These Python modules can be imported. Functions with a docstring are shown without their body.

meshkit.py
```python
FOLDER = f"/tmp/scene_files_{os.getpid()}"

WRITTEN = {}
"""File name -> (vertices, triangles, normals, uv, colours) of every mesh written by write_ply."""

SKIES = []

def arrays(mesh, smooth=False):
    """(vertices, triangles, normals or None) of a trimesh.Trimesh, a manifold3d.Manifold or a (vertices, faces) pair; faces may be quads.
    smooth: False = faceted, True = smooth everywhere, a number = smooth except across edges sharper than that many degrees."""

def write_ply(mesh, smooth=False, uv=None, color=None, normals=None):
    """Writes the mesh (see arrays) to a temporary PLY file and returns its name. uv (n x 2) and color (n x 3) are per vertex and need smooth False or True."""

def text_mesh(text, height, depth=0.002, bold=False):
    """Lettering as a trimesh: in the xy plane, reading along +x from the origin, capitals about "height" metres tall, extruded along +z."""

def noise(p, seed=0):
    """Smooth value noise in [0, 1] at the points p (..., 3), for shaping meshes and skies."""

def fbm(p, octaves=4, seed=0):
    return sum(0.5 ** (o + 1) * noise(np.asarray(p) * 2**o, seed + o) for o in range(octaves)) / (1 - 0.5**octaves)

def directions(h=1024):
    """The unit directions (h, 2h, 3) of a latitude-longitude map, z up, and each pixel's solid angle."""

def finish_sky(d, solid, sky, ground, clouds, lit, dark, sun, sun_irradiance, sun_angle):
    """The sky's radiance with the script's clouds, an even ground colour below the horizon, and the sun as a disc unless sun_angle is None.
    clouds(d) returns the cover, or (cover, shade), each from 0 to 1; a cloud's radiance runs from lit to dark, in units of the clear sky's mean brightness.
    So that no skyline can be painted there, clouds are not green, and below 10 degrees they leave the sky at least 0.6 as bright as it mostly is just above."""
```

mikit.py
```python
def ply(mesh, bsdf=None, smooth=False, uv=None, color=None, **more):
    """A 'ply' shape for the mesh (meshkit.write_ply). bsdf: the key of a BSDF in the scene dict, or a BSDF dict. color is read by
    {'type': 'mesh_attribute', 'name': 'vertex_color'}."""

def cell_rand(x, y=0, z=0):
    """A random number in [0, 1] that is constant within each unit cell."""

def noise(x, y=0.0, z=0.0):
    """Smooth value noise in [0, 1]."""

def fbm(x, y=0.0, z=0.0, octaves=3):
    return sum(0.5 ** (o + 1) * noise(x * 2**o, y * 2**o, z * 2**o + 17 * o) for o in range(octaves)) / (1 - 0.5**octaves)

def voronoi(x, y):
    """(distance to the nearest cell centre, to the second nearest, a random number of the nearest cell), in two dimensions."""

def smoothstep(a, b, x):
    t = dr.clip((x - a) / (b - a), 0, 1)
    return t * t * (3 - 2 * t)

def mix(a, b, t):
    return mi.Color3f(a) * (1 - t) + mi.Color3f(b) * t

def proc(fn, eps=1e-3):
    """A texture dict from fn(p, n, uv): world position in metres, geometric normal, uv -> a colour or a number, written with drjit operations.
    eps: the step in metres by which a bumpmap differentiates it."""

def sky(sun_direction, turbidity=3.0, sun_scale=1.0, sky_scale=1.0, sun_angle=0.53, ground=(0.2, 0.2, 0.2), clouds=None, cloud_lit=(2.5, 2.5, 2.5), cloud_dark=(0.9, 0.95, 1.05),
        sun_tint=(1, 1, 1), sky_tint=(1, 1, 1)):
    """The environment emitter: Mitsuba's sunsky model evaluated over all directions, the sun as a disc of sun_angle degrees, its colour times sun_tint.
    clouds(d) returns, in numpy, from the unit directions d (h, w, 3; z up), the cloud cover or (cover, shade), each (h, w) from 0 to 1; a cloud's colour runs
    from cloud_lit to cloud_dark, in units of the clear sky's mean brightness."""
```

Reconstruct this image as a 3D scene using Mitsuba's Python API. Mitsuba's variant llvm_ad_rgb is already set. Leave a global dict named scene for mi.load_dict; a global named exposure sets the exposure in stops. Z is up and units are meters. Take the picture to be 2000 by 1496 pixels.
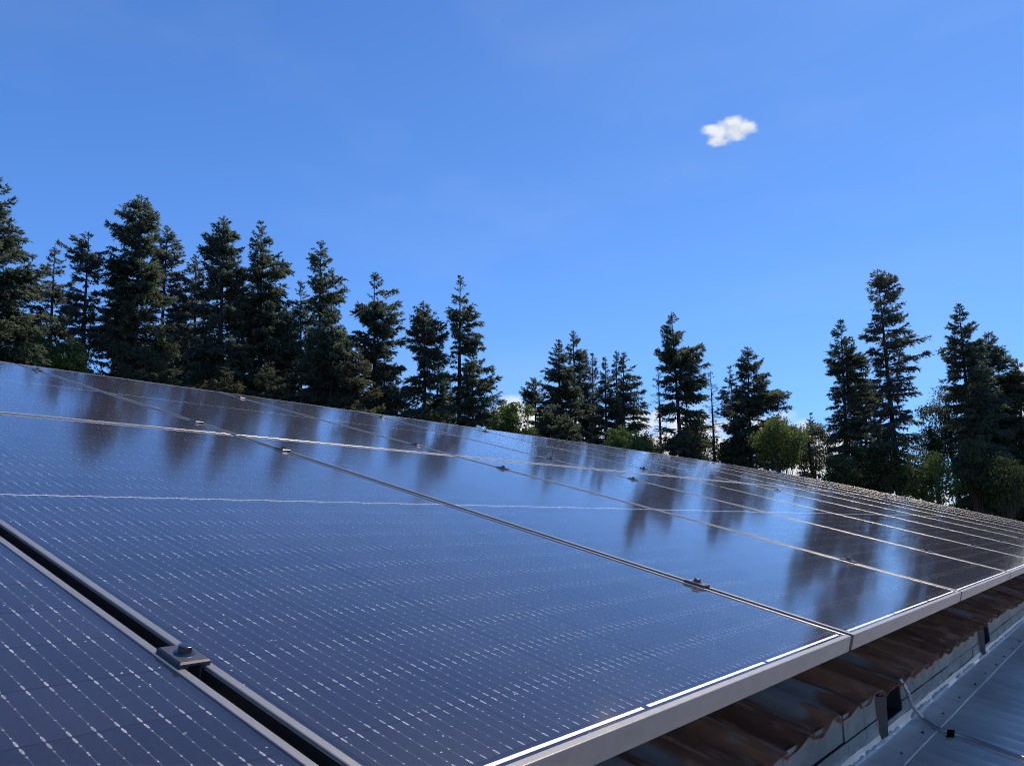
import math
import numpy as np, trimesh, drjit as dr, mitsuba as mi, mikit, meshkit
import manifold3d as m3
from shapely.geometry import Polygon, box as sbox

T = mi.ScalarTransform4f
scene, labels = {}, {}
rad = math.radians

# ------------------------------------------------------------------ camera, sky, exposure
EYE = 6.0                                  # camera height above the ground
PITCH, ROLL = 0.17814, 0.008
scene['camera'] = {
    'type': 'perspective', 'fov': 65.77, 'fov_axis': 'x', 'near_clip': 0.05, 'far_clip': 20000.0,
    'to_world': T().look_at(origin=[0, 0, EYE], target=[0, math.cos(PITCH), EYE + math.sin(PITCH)],
                            up=[math.sin(ROLL), -math.sin(PITCH) * math.cos(ROLL), math.cos(PITCH) * math.cos(ROLL)])}
SUN_AZ, SUN_EL = rad(36), rad(54)
SUN = [math.sin(SUN_AZ) * math.cos(SUN_EL), math.cos(SUN_AZ) * math.cos(SUN_EL), math.sin(SUN_EL)]


def clouds(d):
    x, y, z = d[..., 0], d[..., 1], d[..., 2]
    el = np.degrees(np.arcsin(np.clip(z, -1, 1)))
    az = np.degrees(np.arctan2(x, y))
    n1 = meshkit.fbm(d * 46.0 + 3.1, 4, 5)
    n2 = meshkit.fbm(d * 16.0 + 1.7, 4, 9)

    def puff(a, e, ra, re, lobes):
        f = np.full(az.shape, -9.0)
        for (da, de, r) in lobes:
            q = ((az - a - da * ra) * np.cos(rad(e)) / (r * ra)) ** 2 + ((el - e - de * re) / (r * re)) ** 2
            f = np.maximum(f, 1 - q)
        return f
    small = puff(16.55, 26.7, 1.85, 0.92, [(0.05, .05, .74), (-.66, .28, .36), (.62, -.05, .46), (-.42, -.6, .36), (.2, -.35, .46), (-.25, .1, .5), (.12, .5, .42)])
    n3 = meshkit.fbm(d * 120.0 + 7.7, 4, 3)
    c_small = np.clip((small + .25 + 1.7 * (n3 - 0.5) + .6 * (n1 - .5)) * 1.05, 0, 1) * (small > -3) * .90
    top = 4.6 + 11.0 * (meshkit.fbm(np.stack([x * 7, y * 7, 0 * x + 2.0], -1), 3, 21) - 0.36)
    c_low = np.clip((top - el) * 0.8 + 3.4 * (n1 - 0.5), 0, 1) * np.clip((n2 - 0.30) * 5, 0, 1)
    banks = puff(0.1, 7.9, 2.0, 1.7, [(0, 0, .8), (-.7, -.3, .5), (.7, -.2, .6)])
    for a, e, ra, re in ((5.2, 5.2, 3.2, 1.8), (10.4, 5.2, 1.7, 1.8), (14.6, 4.8, 3.0, 1.6), (20.8, 5.2, 2.2, 1.7), (33.8, 7.6, 2.2, 2.2), (-26, 5, 5, 2.2), (48, 6, 6, 3)):
        banks = np.maximum(banks, puff(a, e, ra, re, [(0, 0, .8), (-.6, -.3, .6), (.6, -.25, .6), (0, -1.2, 1.1)]))
    c_low = np.maximum(c_low, np.clip((banks + 1.6 * (n1 - .5) + .8 * (n3 - .5)) * 1.6, 0, 1) * (banks > -3))
    wisp = 0.055 * np.clip((meshkit.fbm(np.stack([x * 5 + y * 2, y * 3, z * 11], -1), 4, 31) - 0.48) * 3, 0, 1) * np.clip(el / 12, 0, 1)
    cover = np.clip(np.maximum(np.maximum(c_small, c_low), wisp), 0, 1)
    shade = np.clip(0.30 + 1.1 * (0.5 - n1) - .05 * (el - 6) * (el < 15), 0, 0.8)
    shade = np.where(small > -1.5, np.clip(.18 + 1.3 * (.5 - n3) + .22 * (26.75 - el), 0, .8), shade)
    return cover, shade


scene['sky'] = mikit.sky(SUN, turbidity=2, sky_tint=(0.64, 0.96, 1.48), sun_tint=(1.0, 0.98, 0.95),
                         clouds=clouds, cloud_lit=(2.75, 2.8, 2.85), cloud_dark=(1.5, 1.65, 1.9), ground=(.12, .14, .10))
labels['sky'] = {'kind': 'structure', 'label': 'clear blue sky with one small white cloud and low cumulus'}
exposure = 1.85

# ------------------------------------------------------------------ the frame of the roof: u along the eave, v up the slope, n off the roof
HEAD, TILT = 0.66241, 0.25378
U = np.array([math.sin(HEAD), math.cos(HEAD), 0.0])
W = np.array([-math.cos(HEAD), math.sin(HEAD), 0.0])
V = W * math.cos(TILT) + np.array([0, 0, math.sin(TILT)])
N = np.cross(U, V)
P0 = np.array([-0.08107, 0.61998, EYE - 0.20493])      # eave corner at the first seam, top of the frames
PITCH_U, ROW = 1.154, 2.114


def sag(u):
    return 0.0011 * np.maximum(np.asarray(u, float) - 6.5, 0) ** 2


def uvn(p):
    """points (u, v, n) -> world"""
    p = np.atleast_2d(np.asarray(p, float))
    return P0 + p[:, :1] * U + p[:, 1:2] * V + (p[:, 2:] - sag(p[:, :1])) * N


SUB = 1.6                                              # the roofs below the panels: plan units to metres, about the point (SU, SW, SZ)
SU, SW, SZ, SV, SN = -0.439, -0.44522, 0.20493, -0.3796, 0.310


def sub_z(z):
    return SZ + (z - SZ) / SUB


def uwz(p, sagging=False):
    """points (u, w, z) of the roofs below the panels -> world"""
    p = np.atleast_2d(np.asarray(p, float))
    p = np.array([SU, SW, SZ]) + (p - np.array([SU, SW, SZ])) * SUB
    q = P0 + p[:, :1] * U + p[:, 1:2] * W + p[:, 2:] * np.array([0, 0, 1.0])
    return q - (sag(p[:, :1]) * np.array([0, 0, 1.0]) if sagging else 0)


def placed(u, v, n=0.0):
    s0 = float(sag(u))
    o = P0 + u * U + v * V + (n - s0) * N
    slope = 0.0022 * max(u + .577 - 6.5, 0)
    uu = U - slope * N
    uu = uu / np.linalg.norm(uu)
    nn = np.cross(uu, V)
    m = np.eye(4)
    m[:3, 0], m[:3, 1], m[:3, 2], m[:3, 3] = uu, V, nn, o
    return T(m.tolist())


ORD = ('first second third fourth fifth sixth seventh eighth ninth tenth eleventh twelfth thirteenth fourteenth fifteenth sixteenth seventeenth eighteenth '
       'nineteenth twentieth twenty-first twenty-second twenty-third twenty-fourth twenty-fifth twenty-sixth twenty-seventh twenty-eighth twenty-ninth '
       'thirtieth thirty-first thirty-second thirty-third thirty-fourth thirty-fifth thirty-sixth').split()
USED = {}


def key(name):
    n = USED.get(name, 0)
    USED[name] = n + 1
    return name if n == 0 else f'{name}_{n:03d}'


def tag(k, label, cat=None, group=None, kind=None):
    labels[k] = {x: y for x, y in (('label', label), ('category', cat), ('group', group), ('kind', kind)) if y}
    return k


def add(name, mesh, bsdf, parent=None, smooth=False, **more):
    k = key(f'{parent}__{name}' if parent else name)
    scene[k] = mikit.ply(mesh, bsdf, smooth=smooth, **more)
    return k


def add_d(name, d, parent, **more):
    k = key(f'{parent}__{name}' if parent else name)
    scene[k] = {**d, **more}
    return k


def boxm(x0, x1, y0, y1, z0, z1):
    v = np.array([[x, y, z] for x in (x0, x1) for y in (y0, y1) for z in (z0, z1)], float)
    f = np.array([[0, 1, 3], [0, 3, 2], [4, 6, 7], [4, 7, 5], [0, 4, 5], [0, 5, 1], [2, 3, 7], [2, 7, 6], [0, 2, 6], [0, 6, 4], [1, 5, 7], [1, 7, 3]])
    return v, f


def join(ms):
    vs, fs, at = [], [], 0
    for v, f in ms:
        f = np.asarray(f)
        if f.shape[1] == 4:
            f = np.vstack([f[:, [0, 1, 2]], f[:, [0, 2, 3]]])
        vs.append(np.asarray(v, float)); fs.append(f + at); at += len(v)
    return np.vstack(vs), np.vstack(fs)


def tube(points, radii, sides=8, caps=True):
    p = np.asarray(points, float)
    t = np.gradient(p, axis=0)
    t /= np.linalg.norm(t, axis=1, keepdims=True) + 1e-12
    ref = np.where(np.abs(t[:, 2:]) < 0.9, [0, 0, 1.0], [1.0, 0, 0])
    a = np.cross(t, ref); a /= np.linalg.norm(a, axis=1, keepdims=True) + 1e-12
    for i in range(1, len(a)):
        b = a[i - 1] - t[i] * (a[i - 1] @ t[i])
        if np.linalg.norm(b) > 1e-6:
            a[i] = b / np.linalg.norm(b)
    b = np.cross(t, a)
    ang = np.arange(sides) * 2 * np.pi / sides
    r = np.broadcast_to(radii, (len(p),))
    v = p[:, None] + r[:, None, None] * (np.cos(ang)[None, :, None] * a[:, None] + np.sin(ang)[None, :, None] * b[:, None])
    i, j = np.meshgrid(np.arange(len(p) - 1), np.arange(sides), indexing='ij')
    q = np.stack([i * sides + j, i * sides + (j + 1) % sides, (i + 1) * sides + (j + 1) % sides, (i + 1) * sides + j], -1).reshape(-1, 4)
    f = np.vstack([q[:, [0, 1, 2]], q[:, [0, 2, 3]]])
    v = v.reshape(-1, 3)
    if caps:
        k = len(v)
        v = np.vstack([v, p[:1], p[-1:]])
        jj = np.arange(sides)
        f = np.vstack([f, np.stack([jj * 0 + k, (jj + 1) % sides, jj], 1), np.stack([jj * 0 + k + 1, jj + k - sides, (jj + 1) % sides + k - sides], 1)])
    return v, f


def bezier(pts, n):
    """Catmull-Rom through the points"""
    p = np.asarray(pts, float)
    p = np.vstack([2 * p[0] - p[1], p, 2 * p[-1] - p[-2]])
    out = []
    for i in range(1, len(p) - 2):
        t = np.linspace(0, 1, n, endpoint=False)[:, None]
        a, b, c, d = p[i - 1:i + 3]
        out.append(.5 * (2 * b + (c - a) * t + (2 * a - 5 * b + 4 * c - d) * t ** 2 + (3 * b - a - 3 * c + d) * t ** 3))
    return np.vstack(out + [p[-2:-1]])


# ------------------------------------------------------------------ materials
smooth, mix, noise, fbm, voronoi, cell_rand = mikit.smoothstep, mikit.mix, mikit.noise, mikit.fbm, mikit.voronoi, mikit.cell_rand


def local(p):
    q = [mi.Float(p[i]) - float(P0[i]) for i in range(3)]
    u = q[0] * float(U[0]) + q[1] * float(U[1])
    v = q[0] * float(V[0]) + q[1] * float(V[1]) + q[2] * float(V[2])
    return u, v


def frac(x):
    return x - dr.floor(x)


LIP, GLASS = 0.0100, -0.0016
CELL_U, CELL_V, U0, VA, VB = 0.1835, 0.0925, 0.0165, 0.0265, 1.0510


def panel_color(p, n, uv):
    u, v = local(p)
    k, row = dr.floor(u / PITCH_U), dr.floor(v / ROW)
    uu, vv = u - k * PITCH_U - 0.010, v - row * ROW
    half = dr.select(vv > 1.047, 1.0, 0.0)
    cx = (uu - U0) / CELL_U
    cy = (vv - dr.select(half > .5, VB, VA)) / CELL_V
    ci, cj = dr.floor(cx), dr.floor(cy)
    x, y = (cx - ci) * CELL_U - 0.0008, (cy - cj) * CELL_V - 0.0008
    inu = (ci >= 0) & (ci <= 5)
    inv = (cj >= 0) & (cj <= 10)
    cell = inu & inv & (x > 0) & (x < 0.1819) & (y > 0) & (y < 0.0909)
    tone = 0.85 + 0.3 * cell_rand(ci + 7 * k, cj + 31 * half, row)
    base = mix((0.0095, 0.0105, 0.020), (0.0115, 0.0125, 0.025), dr.select(cell, 1.0, 0.0)) * tone
    # printed silver: ten wires a cell, solder dots along them, long open pads at the cell ends
    wx = x / 0.0182
    dx = dr.abs(frac(wx) - 0.5) * 0.0182
    wire = inu & inv & (dx < 0.00019) & (x > 0) & (x < .182)
    ddy = dr.abs(frac((y - .0075) / 0.01525) - 0.5) * 0.01525
    dot = cell & (dx < 0.0008) & (ddy < 0.0009) & (y > 0.010) & (y < 0.081)
    ye = dr.minimum(y, 0.0909 - y)
    ell = dr.square(dx / 0.00112) + dr.square((ye - 0.0052) / 0.0044)
    pad = cell & (ell < 1.0) & ((ell > 0.42) | (dx < 0.0003))
    silver = dr.select(pad, 0.40, dr.select(dot, .30, dr.select(wire, 0.13, 0.0))) * (0.75 + .5 * cell_rand(dr.floor(wx) + 50 * ci, cj + 40 * half, k + 9 * row))
    fingers = dr.select(cell, 0.004 * (0.4 + noise(u * 30, v * 4)), 0.0)
    col = base + mi.Color3f(0.97, 0.99, 1.0) * silver * 0.9 + mi.Color3f(fingers)
    # dust: a thin film, thicker towards the lower frame, and loose specks
    film = 0.011 + 0.010 * smooth(0.35, 0.8, fbm(u * 2.3, v * 1.7)) + 0.03 * smooth(.16, .01, vv) * noise(u * 9, v * 9) + .006 * smooth(.62, .9, noise(u * 260, v * 260))
    film += 0.02 * smooth(4, 9, u)
    col = col * (1 - film) + mi.Color3f(0.38, 0.36, 0.34) * film
    d1, _, r = voronoi(u * 34, v * 34)
    speck = (d1 < 0.012 + 0.022 * r) & (r > 0.72)
    return dr.select(speck, mi.Color3f(0.5, 0.5, 0.5), col)


def panel_rough(p, n, uv):
    u, v = local(p)
    return 0.070 + 0.03 * fbm(u * 1.3, v * 1.1)


scene['panel_glass'] = {'type': 'twosided', 'b': {'type': 'principled', 'base_color': mikit.proc(panel_color), 'roughness': mikit.proc(panel_rough), 'specular': 0.6}}


def ribbon_color(p, n, uv):
    u, v = local(p)
    return mi.Color3f(0.70 + 0.16 * noise(u * 120, v * 160))


scene['ribbon_metal'] = {'type': 'principled', 'base_color': mikit.proc(ribbon_color), 'roughness': 0.32, 'metallic': 0.25, 'specular': .6}


def alu_color(p, n, uv):
    return mix((0.166, 0.172, 0.172), (0.208, 0.215, 0.214), fbm(p.x * 5, p.y * 5, p.z * 5)) * (0.9 + 0.15 * noise(p.x * 60, p.y * 60, p.z * 60))


scene['frame_metal'] = {'type': 'twosided', 'b': {'type': 'principled', 'base_color': mikit.proc(alu_color), 'roughness': 0.36, 'metallic': 0.35, 'specular': 1.0}}
scene['clamp_metal'] = {'type': 'twosided', 'b': {'type': 'principled', 'base_color': {'type': 'rgb', 'value': [.055, .060, .072]}, 'roughness': 0.40, 'metallic': 0.35}}
scene['bolt_metal'] = {'type': 'twosided', 'b': {'type': 'principled', 'base_color': {'type': 'rgb', 'value': [.12, .12, .13]}, 'roughness': 0.2, 'metallic': 0.9}}


def rust_color(p, n, uv):
    u, v = local(p)
    a = fbm(u * 7, v * 2.5, 1.0, 4)
    b = fbm(u * 40, v * 14, 5.0, 3)
    rust = mix((0.15, 0.066, 0.038), (0.38, 0.175, 0.092), smooth(.25, .75, a * .6 + b * .4))
    rust = mix(rust, (0.42, 0.29, 0.20), smooth(.58, .8, b) * .5)
    zinc = smooth(.635, .70, fbm(u * 5.1 + 3, v * 2.2 + 8, 2.0, 3))
    return mix(rust, (0.30, 0.31, 0.30), zinc * .8)


scene['rusty_iron'] = {'type': 'twosided', 'b': {'type': 'principled', 'base_color': mikit.proc(rust_color), 'roughness': 0.7, 'specular': .3}}


def fascia_color(p, n, uv):
    u, v = local(p)
    z = mi.Float(p.z)
    a = fbm(u * 4, z * 9, 2.0, 4)
    b = fbm(u * 22, z * 16, 7.0, 4)
    c = mix((0.11, 0.14, 0.13), (0.19, 0.22, 0.205), smooth(.3, .75, a))
    c = mix(c, (0.075, 0.10, 0.09), smooth(.52, .75, b) * .6)
    low = smooth(float(P0[2]) - 0.467, float(P0[2]) - 0.555, z)
    c = mix(c, (0.40, 0.40, 0.38), low * smooth(.42, .62, fbm(u * 9, z * 25, 3.0, 4)) * .8)
    return c


scene['fascia_sheet'] = {'type': 'twosided', 'b': {'type': 'principled', 'base_color': mikit.proc(fascia_color), 'roughness': 0.45, 'metallic': 0.25, 'specular': .4}}


def zinc_color(p, n, uv):
    u, v = local(p)
    a = fbm(u * 2.2, v * 3.5, 4.0, 4)
    b = fbm(u * 24, v * 7, 9.0, 3)
    return mix((0.60, 0.55, 0.47), (0.78, 0.72, 0.62), smooth(.25, .8, a * .65 + b * .35))


def zinc_rough(p, n, uv):
    u, v = local(p)
    return 0.24 + .2 * fbm(u * 5, v * 8, 1.0, 3)


scene['galvanised'] = {'type': 'twosided', 'b': {'type': 'principled', 'base_color': mikit.proc(zinc_color), 'roughness': mikit.proc(zinc_rough), 'metallic': 0.4}}


def caulk_color(p, n, uv):
    return mix((0.36, 0.36, 0.34), (0.55, 0.55, 0.52), fbm(p.x * 30, p.y * 30, p.z * 30))


scene['caulk'] = {'type': 'principled', 'base_color': mikit.proc(caulk_color), 'roughness': 0.6}
scene['screw_metal'] = {'type': 'principled', 'base_color': {'type': 'rgb', 'value': [.035, .035, .04]}, 'roughness': 0.45, 'metallic': .4}
scene['conduit_metal'] = {'type': 'principled', 'base_color': {'type': 'rgb', 'value': [.42, .42, .41]}, 'roughness': 0.35, 'metallic': 0.6}
scene['flap_iron'] = {'type': 'twosided', 'b': {'type': 'principled', 'base_color': {'type': 'rgb', 'value': [.03, .034, .036]}, 'roughness': 0.5, 'specular': .4}}
scene['gap_shade_black'] = {'type': 'principled', 'base_color': {'type': 'rgb', 'value': [.012, .013, .016]}, 'roughness': 0.5, 'specular': .4}  # near-black of the added strips, shade of the panel gaps as colour
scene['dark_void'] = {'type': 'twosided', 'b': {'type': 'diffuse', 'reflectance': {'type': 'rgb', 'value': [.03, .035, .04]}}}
scene['siding'] = {'type': 'twosided', 'b': {'type': 'diffuse', 'reflectance': {'type': 'rgb', 'value': [.24, .24, .22]}}}


def ground_color(p, n, uv):
    a = fbm(p.x * .05, p.y * .05, 0.0, 4)
    b = fbm(p.x * 1.1, p.y * 1.1, 0.0, 4)
    return mix((0.040, 0.055, 0.020), (0.085, 0.085, 0.042), smooth(.3, .7, a * .5 + b * .5))


scene['meadow'] = {'type': 'diffuse', 'reflectance': mikit.proc(ground_color)}


def leafy(dark, light, warm, scale=1.0):
    def fn(p, n, uv):
        a = fbm(p.x * .35 * scale, p.y * .35 * scale, p.z * .35 * scale, 2)
        b = noise(p.x * 4.1, p.y * 4.1, p.z * 4.1)
        return mix(mix(dark, light, smooth(.2, .85, b)), warm, smooth(.46, .74, a) * .5)
    return fn


for nm, cols in {
        'needles_dark': ((0.090, 0.128, 0.092), (0.155, 0.200, 0.138), (0.152, 0.168, 0.102)),
        'needles_brown': ((0.085, 0.108, 0.066), (0.145, 0.162, 0.096), (0.165, 0.155, 0.090)),
        'needles_grey': ((0.100, 0.130, 0.112), (0.170, 0.200, 0.165), (0.165, 0.172, 0.128)),
}.items():
    scene[nm] = {'type': 'principledthin', 'base_color': mikit.proc(leafy(*cols)), 'roughness': 0.42, 'diff_trans': 1.0, 'eta': 1.45}
for nm, cols in {
        'leaves_bright': ((0.105, 0.165, 0.055), (0.190, 0.265, 0.090), (0.230, 0.265, 0.090)),
        'leaves_green': ((0.075, 0.120, 0.042), (0.150, 0.205, 0.070), (0.170, 0.190, 0.070)),
        'leaves_pale': ((0.120, 0.150, 0.090), (0.210, 0.245, 0.150), (0.190, 0.200, 0.120)),
        'leaves_dark': ((0.048, 0.075, 0.036), (0.095, 0.125, 0.055), (0.105, 0.110, 0.052)),
}.items():
    scene[nm] = {'type': 'principledthin', 'base_color': mikit.proc(leafy(*cols)), 'roughness': 0.5, 'diff_trans': 0.7, 'eta': 1.4}


def bark_color(p, n, uv):
    return mix((0.045, 0.036, 0.030), (0.12, 0.10, 0.085), fbm(p.x * 6, p.y * 6, p.z * 1.5))


scene['bark'] = {'type': 'diffuse', 'reflectance': mikit.proc(bark_color)}
scene['bark_pale'] = {'type': 'diffuse', 'reflectance': {'type': 'rgb', 'value': [.17, .16, .145]}}

# ------------------------------------------------------------------ ground
r_ = np.concatenate([[0], np.geomspace(15, 6000, 24)])
ang = np.linspace(0, 2 * np.pi, 64, endpoint=False)
gv = [[0, 0, 0]] + [[r * math.cos(a), r * math.sin(a), 0] for r in r_[1:] for a in ang]
gf = [[0, 1 + i, 1 + (i + 1) % 64] for i in range(64)]
for k in range(len(r_) - 2):
    for i in range(64):
        a, b = 1 + k * 64 + i, 1 + k * 64 + (i + 1) % 64
        gf += [[a, a + 64, b + 64], [a, b + 64, b]]
tag(add('ground', (np.array(gv, float), np.array(gf)), 'meadow', smooth=True), 'flat green meadow around the buildings', kind='structure')

# ------------------------------------------------------------------ solar panels
PW, PL, FH = 1.134, 2.094, 0.030
RB = 0.0016
prof = [(RB - RB * math.sin(a), -RB + RB * math.cos(a)) for a in np.radians([90, 67, 45, 22, 0])]
prof += [(LIP - .0008 + .0008 * math.sin(a), -.0008 + .0008 * math.cos(a)) for a in np.radians([0, 45, 90])] + [(LIP, -FH), (0.0012, -FH), (0, -FH + .0012)]
NP_ = len(prof)
fv, ff = [], []
for (sx, sy) in ((0, 0), (1, 0), (1, 1), (0, 1)):
    for d, z in prof:
        fv.append((PW - d if sx else d, PL - d if sy else d, z))
for c in range(4):
    for i in range(NP_):
        a, b = c * NP_ + i, c * NP_ + (i + 1) % NP_
        a2, b2 = (a + NP_) % (4 * NP_), (b + NP_) % (4 * NP_)
        ff.append((a, a2, b2, b))
ff = np.array(ff)
FRAME = mikit.ply((np.array(fv), ff), 'frame_metal')
SHEET = mikit.ply(boxm(LIP, PW - LIP, LIP, PL - LIP, GLASS - .006, GLASS), 'panel_glass')
BACK = mikit.ply(boxm(LIP, PW - LIP, LIP, PL - LIP, GLASS - .006, GLASS - .0002), 'panel_glass')
seg = (PW - 2 * U0) / 3
GAP_SHADE = [mikit.ply(boxm(a, b, .004, PL - .004, -FH + .001, -.0024), 'gap_shade_black') for a, b in ((-.0012, -.0001), (PW + .0001, PW + .0012))]  # added strips along the long frame sides, put in to darken the gaps


def ribbon_mesh(i, v0, v1):
    return boxm(U0 + i * seg + .006, U0 + (i + 1) * seg - .006, v0, v1, GLASS + .0001, GLASS + .0005)


RIB = [mikit.ply(ribbon_mesh(i, .0155, .0205), 'ribbon_metal') for i in range(3)]
MID = mikit.ply(boxm(U0, PW - U0, 1.0455, 1.0485, GLASS + .0001, GLASS + .0005), 'ribbon_metal')
TOP = mikit.ply(boxm(U0, PW - U0, 2.0735, 2.0775, GLASS + .0001, GLASS + .0005), 'ribbon_metal')
ch = .0075


def cell_ply(flip):
    p = [(0.0008, 0), (0.1827, 0), (0.1827, .0909), (0.0008, .0909)]
    a, b = 0.0008, 0.1827
    if flip:
        p = [(a, 0), (b, 0), (b, .0909 - ch), (b - ch, .0909), (a + ch, .0909), (a, .0909 - ch)]
    else:
        p = [(a + ch, 0), (b - ch, 0), (b, ch), (b, .0909), (a, .0909), (a, ch)]
    q = np.array(p)
    n = len(q)
    v = np.vstack([np.c_[q, np.full(n, -.0005)], np.c_[q, np.zeros(n)]])
    f = [[n, n + i, n + i + 1] for i in range(1, n - 1)] + [[i, (i + 1) % n, (i + 1) % n + n] for i in range(n)] + [[i, (i + 1) % n + n, i + n] for i in range(n)]
    return mikit.ply((v, np.array(f)), 'panel_glass')


CELLS = [cell_ply(0), cell_ply(1)]
COLS = range(-1, 30)
for row, rname in ((0, 'lower'), (1, 'upper')):
    for k in COLS:
        t = key('solar_panel')
        u0, v0 = k * PITCH_U + 0.010, row * ROW
        m = placed(u0, v0)
        add_d('frame', FRAME, t, to_world=m)
        for q in GAP_SHADE:
            add_d('gap_shade_strip', q, t, to_world=m)
        if row == 0 and k in (-1, 0):
            add_d('back_sheet', BACK, t, to_world=m)
            for j in range(22):
                for i in range(6):
                    vy = (VA + j * CELL_V if j < 11 else VB + (j - 11) * CELL_V) + .0008
                    add_d('cell', CELLS[j % 2], t, to_world=placed(u0 + U0 + i * CELL_U, v0 + vy, GLASS))
        else:
            add_d('cell_sheet', SHEET, t, to_world=m)
        if k < 12:
            for i in range(3):
                add_d('ribbon', RIB[i], t, to_world=m)
            add_d('middle_ribbon', MID, t, to_world=m)
        if k <= 4 and row == 0 or k <= 1:
            add_d('top_ribbon', TOP, t, to_world=m)
        what = 'dark blue solar panel showing its wires closest' if row == 0 and k == -1 else 'dark blue solar panel'
        tag(t, f'{what}, {ORD[k + 1]} column from the near end, {rname} row', 'solar panel', 'solar panels on the roof')


# clamps
def hull_prism(poly, z0, z1, bev):
    p = np.array(poly)
    c = p.mean(0)
    q = p + (c - p) / np.linalg.norm(c - p, axis=1, keepdims=True) * bev
    return m3.Manifold.hull_points(np.vstack([np.c_[p, np.full(len(p), z0)], np.c_[p, np.full(len(p), z1 - bev * .6)], np.c_[q, np.full(len(q), z1)]]))


CW, CL = 0.0160, 0.0230
plate = hull_prism([(-CW, -CL), (CW, -CL), (CW, CL), (-CW, CL)], 0.0004, 0.0055, .0026)
notch = m3.Manifold.hull_points([(-.0065, -.05, -.01), (.0065, -.05, -.01), (-.0065, -.05, .0018), (.0065, -.05, .0018), (-.0065, .05, -.01), (.0065, .05, -.01), (-.0065, .05, .0018), (.0065, .05, .0018)])
legs = [m3.Manifold.cube([.0018, CL * 1.9, .028]).translate([s - .0009, -CL * .95, -.0268]) for s in (-.0078, .0078)]
plate = plate - notch
for l_ in legs:
    plate = plate + l_
PLATE = mikit.ply(plate, 'clamp_metal', smooth=35)
c6 = [(math.cos(a) * .0074, math.sin(a) * .0074) for a in np.arange(6) * np.pi / 3]
head = hull_prism(c6, .0060, .0135, .0010)
wash = m3.Manifold.cylinder(.0020, .0108, .0092, 28).translate([0, 0, .0054])
shank = m3.Manifold.cylinder(.05, .004, .004, 12).translate([0, 0, -.045])
BOLT = mikit.ply(head + wash + shank, 'bolt_metal', smooth=35)
CLAMP_V = (0.318, 1.8186, 2.3741, 3.9161)
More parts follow.
